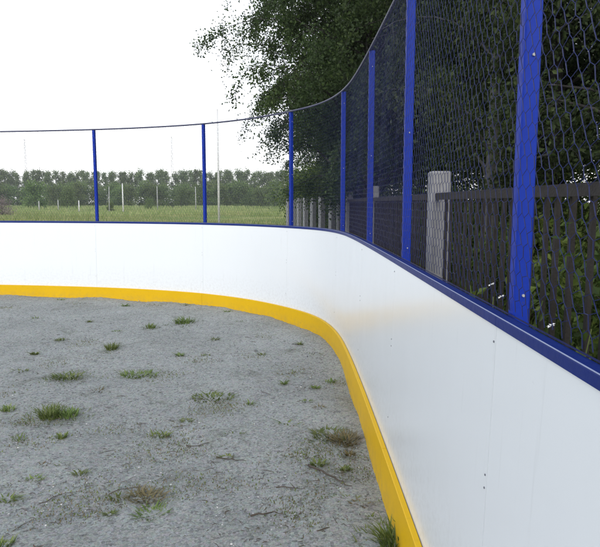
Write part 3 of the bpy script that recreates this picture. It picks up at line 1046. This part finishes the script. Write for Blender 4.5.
tuft(8, 411, 60, 0.08, 0.06, M_GRASS, 'green weed cut by the left edge of the picture', 9)
tuft(213, 398, 110, 0.20, 0.035, M_GRASS, 'flat dark green weed patch near the middle of the gravel', 10, 0.004, 1.3, 1.5)
tuft(395, 548, 190, 0.12, 0.15, M_GRASS, 'bright grass clump growing against the yellow strip at the bottom', 11, 0.0035, 0.7)
tuft(345, 442, 160, 0.15, 0.065, M_STRAW, 'brownish dry clump lying against the yellow strip', 12, 0.0035, 1.3)
tuft(331, 436, 150, 0.17, 0.05, M_GRASS, 'dark green weed patch beside the brownish dry clump', 13, 0.0035, 1.3, 1.3)
tuft(146, 498, 120, 0.12, 0.045, M_STRAW, 'pale straw tuft at the bottom of the gravel', 14, 0.0028, 1.6, 1.4)
tuft(152, 515, 120, 0.14, 0.04, M_GRASS, 'green weed patch just below the pale straw tuft', 15, 0.003, 1.3)
tuft(4, 548, 60, 0.06, 0.06, M_GRASS, 'small green weed in the bottom left corner', 16)
SM = 'tiny low weed sprouting from the grey gravel'
rs = random.Random(12)
small = [(35, 354), (180, 356), (240, 322), (284, 384), (289, 425), (287, 437), (20, 440), (10, 500), (120, 498), (64, 466), (45, 466), (110, 515), (205, 355), (262, 355), (300, 345), (270, 440),
         (330, 382), (320, 410), (250, 404), (186, 421), (234, 436), (35, 318), (90, 322), (118, 332), (20, 372), (100, 392), (160, 436), (306, 402), (345, 470), (352, 500), (372, 520), (318, 465), (226, 458), (60, 340), (215, 340),
         (35, 480), (80, 475), (350, 455), (362, 505), (316, 388), (253, 301), (125, 306), (60, 300), (185, 306), (228, 312)]
for i, (px, py) in enumerate(small):
    tuft(px, py, rs.randint(14, 46), rs.uniform(0.035, 0.10), rs.uniform(0.02, 0.05), M_GRASS if rs.random() < 0.8 else M_STRAW, SM, 100 + i, 0.003, rs.uniform(0.8, 1.5), rs.uniform(1, 1.8))

kind(mesh_obj('seedling_weeds', SEEDL[0], SEEDL[1], M_GRASS), 'stuff')
# thin sprinkling of crumbs of moss and dead grass (uncountable)
def samp3(rng, n):
    c = np.array([gpt(rng.uniform(0, 390), rng.uniform(300, 547)) for _ in range(60)] + [gpt(rng.uniform(300, 375), rng.uniform(405, 545)) for _ in range(26)])
    i = rng.integers(0, len(c), n)
    P = c[i] + np.concatenate([rng.normal(0, 0.11, (n, 1)), rng.normal(0, 0.08, (n, 1)), np.zeros((n, 1))], 1)
    ok = np.array([inside_rink(a, b, 0.02) for a, b, _ in P])
    P = P[ok]; P[:, 2] = ground_z(P[:, 0], P[:, 1])
    return P
g = blades(7500, samp3, lambda r, n, P: r.uniform(0.004, 0.013, n), M_STRAW, 'dead_grass', 0.0028)
kind(g, 'stuff')
g = blades(5200, samp3, lambda r, n, P: r.uniform(0.004, 0.012, n), M_GRASS, 'moss_weeds', 0.0035)
kind(g, 'stuff')

# short bits of dry stalk lying flat (uncountable)
def build_debris():
    rng = np.random.default_rng(44)
    mb = MB(); n = 0
    while n < 420:
        c = gpt(rng.uniform(0, 395), 300 + 247 * rng.random() ** 0.8)
        x, y = c[0] + rng.normal(0, 0.05), c[1] + rng.normal(0, 0.05)
        if not inside_rink(x, y, 0.03):
            continue
        a = rng.normal(0.1, 0.7); L = rng.uniform(0.006, 0.022) if rng.random() < 0.93 else rng.uniform(0.03, 0.06)
        z = float(ground_z(x, y)) + 0.004
        p = [(x - math.cos(a) * L, y - math.sin(a) * L, z), (x, y + rng.normal(0, 0.004), z + rng.uniform(0.001, 0.006)), (x + math.cos(a) * L, y + math.sin(a) * L, z)]
        mb.tube(p, [0.0012, 0.0019, 0.0009], 4)
        n += 1
    kind(mb.build('dry_debris', M_TWIG), 'stuff')
build_debris()

def twig(pts, r, label, seed):
    rng = np.random.default_rng(seed)
    P = [Vector(gpt(*p)) for p in pts]
    o0 = P[0].copy()
    Q = []
    for a, b in zip(P[:-1], P[1:]):
        for t in (0, 0.33, 0.66):
            Q.append(a.lerp(b, t) - o0 + Vector((rng.normal(0, 0.006), rng.normal(0, 0.006), r * 0.8 + rng.uniform(0, 0.006))))
    Q.append(P[-1] - o0 + Vector((0, 0, r)))
    r *= 0.62
    mb = MB(); mb.tube(Q, [r * (1 - 0.75 * i / (len(Q) - 1)) for i in range(len(Q))], 6)
    m = len(Q) // 2
    mb.tube([Q[m], Q[m] + Vector((rng.normal(0, 0.05), rng.normal(0, 0.05), 0.008))], [r * 0.6, r * 0.25], 5)
    o = mb.build('twig', M_TWIG, None, True)
    o.location = o0
    tag(o, label, 'twig', 'twigs lying on the gravel')
twig([(308, 467), (322, 473), (340, 483), (352, 488)], 0.011, 'thick brown stick lying beside the dry clump near the yellow strip', 1)
twig([(276, 489), (305, 490)], 0.006, 'short thin twig left of the thick brown stick', 2)
twig([(108, 494), (130, 489), (150, 487)], 0.004, 'pale curved twig lying on the straw tuft', 3)
twig([(40, 505), (60, 496), (78, 492)], 0.004, 'long thin dark twig at the lower left of the gravel', 4)
twig([(252, 517), (270, 514), (286, 516)], 0.008, 'dark twig lying near the bottom of the gravel', 5)
twig([(215, 459), (232, 461), (246, 462)], 0.006, 'dark twig in the middle of the gravel', 6)
twig([(246, 442), (262, 444), (272, 445)], 0.005, 'thin reddish twig right of the middle of the gravel', 7)
twig([(188, 446), (204, 447)], 0.005, 'short dark twig left of the middle of the gravel', 8)
twig([(318, 533), (340, 526), (352, 530)], 0.005, 'bent twig at the bottom near the yellow strip', 9)
def dead_leaf(px, py, s, seed, label):
    rng = np.random.default_rng(seed)
    V = []; F = []
    n = 7
    for i in range(n):
        t = i / (n - 1); w = s * 0.36 * math.sin(math.pi * (0.08 + 0.9 * t)) * rng.uniform(0.8, 1.2)
        z = 0.35 * s * (t - 0.5) ** 2
        V += [(-w, s * t, z + 0.25 * w), (0, s * t, z), (w, s * t, z + 0.3 * w)]
    for i in range(n - 1):
        b = i * 3
        F += [(b, b + 1, b + 4, b + 3), (b + 1, b + 2, b + 5, b + 4)]
    o = mesh_obj('dead_leaf', V, F, M_DEAD, None, True)
    p = gpt(px, py)
    o.location = (p[0], p[1], p[2] + 0.008); o.rotation_euler = (0.2, 0.15, rng.uniform(0, 6))
    tag(o, label, 'leaf')
dead_leaf(46, 546, 0.06, 1, 'curled reddish dead leaf at the bottom left of the gravel')

# ------------------------------------------------------------------ air
hz = MB(); hz.box(-420, 420, -60, 760, -2.0, 90)
mh, nth, bh = new_mat('haze_air')
nth.nodes.remove(bh)
pv = N(nth, 'ShaderNodeVolumePrincipled')
pv.inputs['Color'].default_value = (0.93, 0.96, 1.0, 1)
pv.inputs['Density'].default_value = 0.0004
nth.links.new(pv.outputs[0], nth.nodes['Material Output'].inputs['Volume'])
kind(hz.build('haze', mh), 'stuff')

# ------------------------------------------------------------------ camera, light, world
cam = bpy.data.cameras.new('camera')
cam.sensor_fit = 'HORIZONTAL'; cam.sensor_width = 36; cam.lens = 36.0
cam.clip_start = 0.03; cam.clip_end = 6000
co = bpy.data.objects.new('camera', cam); COL.objects.link(co)
co.location = (0, 0, CAMZ)
co.rotation_euler = (math.pi / 2 - PITCH, 0, -YAW)
scene.camera = co

SUN_EL, SUN_AZ = 33.0, 178.0           # azimuth from +Y, clockwise: behind the camera
sun = bpy.data.lights.new('sun', 'SUN')
sun.energy = 1.35; sun.angle = R(35); sun.color = (1.0, 0.96, 0.9)
so = bpy.data.objects.new('sun', sun); COL.objects.link(so)
dirv = Vector((math.sin(R(SUN_AZ)) * math.cos(R(SUN_EL)), math.cos(R(SUN_AZ)) * math.cos(R(SUN_EL)), math.sin(R(SUN_EL))))
so.rotation_euler = (-dirv).to_track_quat('-Z', 'Y').to_euler()
so.location = dirv * 60

w = bpy.data.worlds.new('World'); scene.world = w
w.use_nodes = True
nt = w.node_tree
bg = nt.nodes['Background']
sky = N(nt, 'ShaderNodeTexSky', sky_type='NISHITA')
sky.sun_disc = False; sky.sun_elevation = R(SUN_EL); sky.sun_rotation = R(SUN_AZ)
sky.dust_density = 2.0; sky.air_density = 1.0
tcw = N(nt, 'ShaderNodeTexCoord')
nz = noise(nt, tcw.outputs['Generated'], 2.2, 5, 0.55)
cl = ramp(nt, nz.outputs[0], [(0.35, (0.66, 0.66, 0.66)), (0.65, (0.88, 0.88, 0.88))])
sp = N(nt, 'ShaderNodeSeparateXYZ')
nt.links.new(tcw.outputs['Generated'], sp.inputs[0])
# overcast that is brightest towards the horizon
el = ramp(nt, sp.outputs[2], [(0.0, (18.5, 18.2, 18.4)), (0.35, (14.5, 14.9, 15.6)), (0.75, (8.2, 8.9, 10.2))])
c = mixc(nt, cl.outputs[0], sky.outputs[0], el.outputs[0])
nt.links.new(c, bg.inputs['Color'])
bg.inputs['Strength'].default_value = 0.13

scene.view_settings.view_transform = 'Standard'
scene.view_settings.look = 'None'
scene.view_settings.exposure = 0.0
scene.view_settings.gamma = 1.0
scene.view_settings.use_curve_mapping = False
